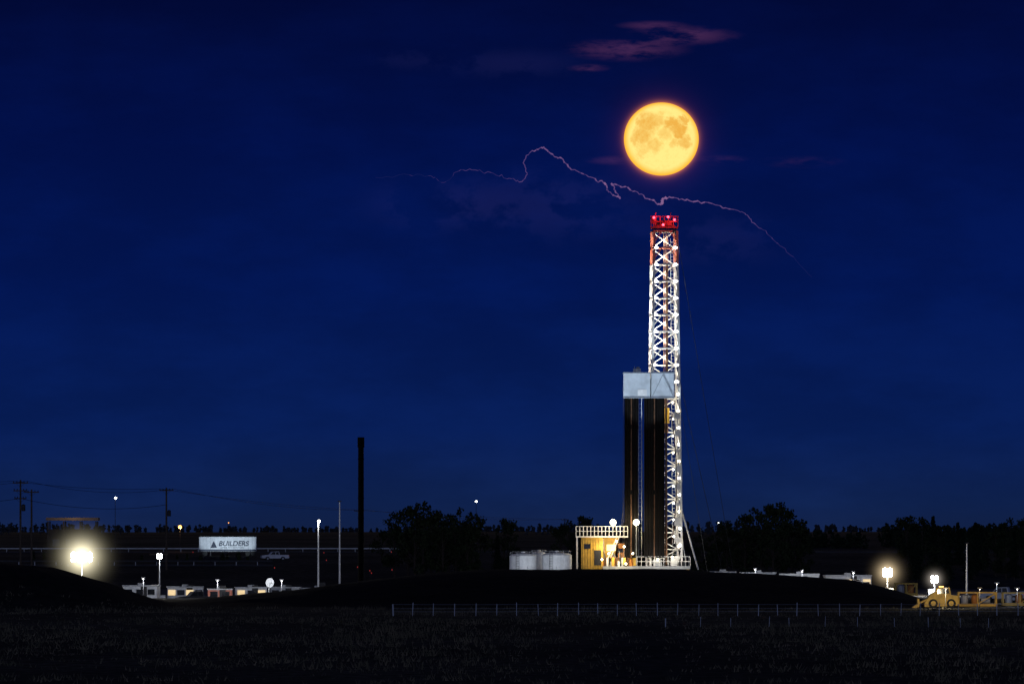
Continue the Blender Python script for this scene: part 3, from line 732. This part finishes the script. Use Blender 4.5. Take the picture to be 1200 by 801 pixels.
# ---------------------------------------------------------------- bright sky line, drawn as emissive tubes
LD=14000.
pts=[(440,208,.06),(480,205,.14),(505,206,.2),(520,214,.16),(540,199,.32),(560,200,.34),(578,203,.3),(597,209,.34),(611,213,.5),(618,205,.45),(613,191,.5),(617,182,.65),(628,176,.8),(637,172,.85),(648,181,.7),(660,187,.75),(668,197,.7),(684,204,.6),(699,212,.7),(708,214,.88),(713,225,.78),(727,233,.78),(721,223,.78),(716,215,.88),(731,219,.78),(747,225,.7),(762,234,.88),(775,240,1.2),(779,231,1.0),(796,234,.75),(815,236,.78),(838,240,.7),(856,245,.6),(873,250,.5),(883,261,.42),(899,274,.34),(914,288,.26),(930,301,.18),(955,330,.06)]
random.seed(5); fine=[]
for (a,b_) in zip(pts,pts[1:]):
    n=6
    for k in range(n):
        u=k/n; j=1.7 if k else 0
        fine.append((a[0]+(b_[0]-a[0])*u+random.uniform(-j,j)*.7,a[1]+(b_[1]-a[1])*u+random.uniform(-j,j),(a[2]+(b_[2]-a[2])*u)*random.uniform(.6,1.15)))
bm=MB(); Lm=[]
for k in range(8):
    m=bpy.data.materials.new('sky_line_emission'); m.use_nodes=True; m.node_tree.nodes.clear(); m.cycles.emission_sampling='NONE'
    o_=m.node_tree.nodes.new('ShaderNodeOutputMaterial'); e_=m.node_tree.nodes.new('ShaderNodeEmission')
    i_=(k+.3)/8; e_.inputs[0].default_value=(.26*i_**1.3+.004,.12*i_**1.3+.010,.20*i_+.08,1); e_.inputs[1].default_value=1
    m.node_tree.links.new(e_.outputs[0],o_.inputs[0]); Lm.append(m)
for a,b_ in zip(fine,fine[1:]):
    w=a[2]; r=(.3+.85*w*w)*LD/F
    bm.beam(W(a[0],a[1],LD),W(b_[0],b_[1],LD),r,Lm[min(7,int(w*7))],5)
bm.obj('bright_sky_line')

# ---------------------------------------------------------------- sky
w=bpy.data.worlds.new('World'); scn.world=w; w.use_nodes=True; t=w.node_tree; t.nodes.clear()
try:
    w.cycles.sampling_method='MANUAL'; w.cycles.sample_map_resolution=256
except: pass
out=t.nodes.new('ShaderNodeOutputWorld'); bg=t.nodes.new('ShaderNodeBackground'); t.links.new(bg.outputs[0],out.inputs[0])
tc=t.nodes.new('ShaderNodeTexCoord'); sx=t.nodes.new('ShaderNodeSeparateXYZ'); t.links.new(tc.outputs['Generated'],sx.inputs[0])
x_,y_,z_=sx.outputs
el=MA(t,'MULTIPLY',z_,10,True)
cr_=t.nodes.new('ShaderNodeValToRGB'); t.links.new(el,cr_.inputs[0])
E=cr_.color_ramp.elements
def sr(r,g,b2):
    f=lambda c:(c/255/12.92) if c/255<=.04045 else ((c/255+.055)/1.055)**2.4
    return (f(r),f(g),f(b2),1)
E[0].position=0;E[0].color=sr(20,35,72); E[1].position=1;E[1].color=sr(2,8,42)
for p,c_ in ((.04,sr(16,35,80)),(.13,sr(8,30,86)),(.30,sr(3,23,84)),(.48,sr(2,17,74)),(.65,sr(2,11,57))):
    e=E.new(p); e.color=c_
U=MA(t,'DIVIDE',x_,MA(t,'MAXIMUM',y_,.05)); V=MA(t,'DIVIDE',z_,MA(t,'MAXIMUM',y_,.05))
cb=t.nodes.new('ShaderNodeCombineXYZ'); t.links.new(U,cb.inputs[0]); t.links.new(V,cb.inputs[1])
def wn(sx_,sy_,det=7,off=0,rough=.6):
    m=t.nodes.new('ShaderNodeMapping'); m.inputs['Scale'].default_value=(sx_,sy_,1); m.inputs['Location'].default_value=(off,off,0)
    t.links.new(cb.outputs[0],m.inputs[0]); n=t.nodes.new('ShaderNodeTexNoise'); n.inputs['Scale'].default_value=1; n.inputs['Detail'].default_value=det; n.inputs['Roughness'].default_value=rough
    t.links.new(m.outputs[0],n.inputs['Vector']); return n.outputs['Fac']
cl=SM(t,wn(38,95,5,3.3),.35,.7,.84,1.10)
base=t.nodes.new('ShaderNodeVectorMath'); base.operation='SCALE'; t.links.new(cr_.outputs[0],base.inputs[0]); t.links.new(cl,base.inputs['Scale'])
acc=base.outputs[0]
def addc(fac,col):
    global acc
    n=t.nodes.new('ShaderNodeVectorMath'); n.operation='SCALE'; n.inputs[0].default_value=col; t.links.new(fac,n.inputs['Scale'])
    acc=VM(t,'ADD',acc,n.outputs[0]).outputs[0]
def ell(px,py,rx_,ry_):
    a=MA(t,'MULTIPLY',MA(t,'SUBTRACT',U,(px-600)/F),F/rx_); b2=MA(t,'MULTIPLY',MA(t,'SUBTRACT',V,(HZ-py)/F),F/ry_)
    return SM(t,MA(t,'SQRT',MA(t,'ADD',MA(t,'MULTIPLY',a,a),MA(t,'MULTIPLY',b2,b2))),1.0,.1)
nn=wn(170,640,6,1.7,.65)
nb=wn(150,230,6,5.1,.62)
for px,py,rx_,ry_,k in ((735,58,85,17,1.0),(800,42,80,14,1.0),(765,30,50,7,.8),(690,80,30,6,.8),(720,188,40,7,.5),(840,188,50,8,.4),(940,190,60,9,.25)):
    f=MA(t,'MULTIPLY',ell(px,py,rx_,ry_),SM(t,nn,.38,.62)); addc(MA(t,'MULTIPLY',f,k),(.05,.014,.028))
for px,py,rx_,ry_,k in ((640,240,160,62,1.0),(830,280,140,45,.8),(510,240,120,45,.8),(600,75,120,24,.9),(480,70,60,18,.6)):
    f=MA(t,'MULTIPLY',ell(px,py,rx_,ry_),SM(t,nb,.43,.57)); addc(MA(t,'MULTIPLY',f,k),(.0040,.0034,.015))
um=(775-600)/F; vm=(HZ-163)/F
a=MA(t,'SUBTRACT',U,um); b2=MA(t,'SUBTRACT',V,vm)
ds=MA(t,'SQRT',MA(t,'ADD',MA(t,'MULTIPLY',a,a),MA(t,'MULTIPLY',b2,b2)))
k=MA(t,'SUBTRACT',ds,43.0/F); k=MA(t,'MAXIMUM',k,0)
front=SM(t,y_,.1,.3)
addc(MA(t,'MULTIPLY',front,MA(t,'EXPONENT',MA(t,'MULTIPLY',k,-F/2.2))),(.40,.10,.02))
addc(MA(t,'MULTIPLY',front,MA(t,'EXPONENT',MA(t,'MULTIPLY',k,-F/11.0))),(.022,.004,.012))
tw=MA(t,'MULTIPLY',SM(t,y_,.1,-.9),SM(t,z_,.55,.0)); addc(tw,(.36,.42,.66))
t.links.new(acc,bg.inputs[0]); bg.inputs[1].default_value=1

# ---------------------------------------------------------------- camera
cam=bpy.data.cameras.new('camera'); co=bpy.data.objects.new('camera',cam); scn.collection.objects.link(co)
co.location=(0,0,CH); co.rotation_euler=(math.pi/2,0,0); cam.sensor_width=36; cam.lens=36*F/1200; cam.shift_y=(HZ-400.5)/1200
cam.clip_start=1; cam.clip_end=200000; scn.camera=co
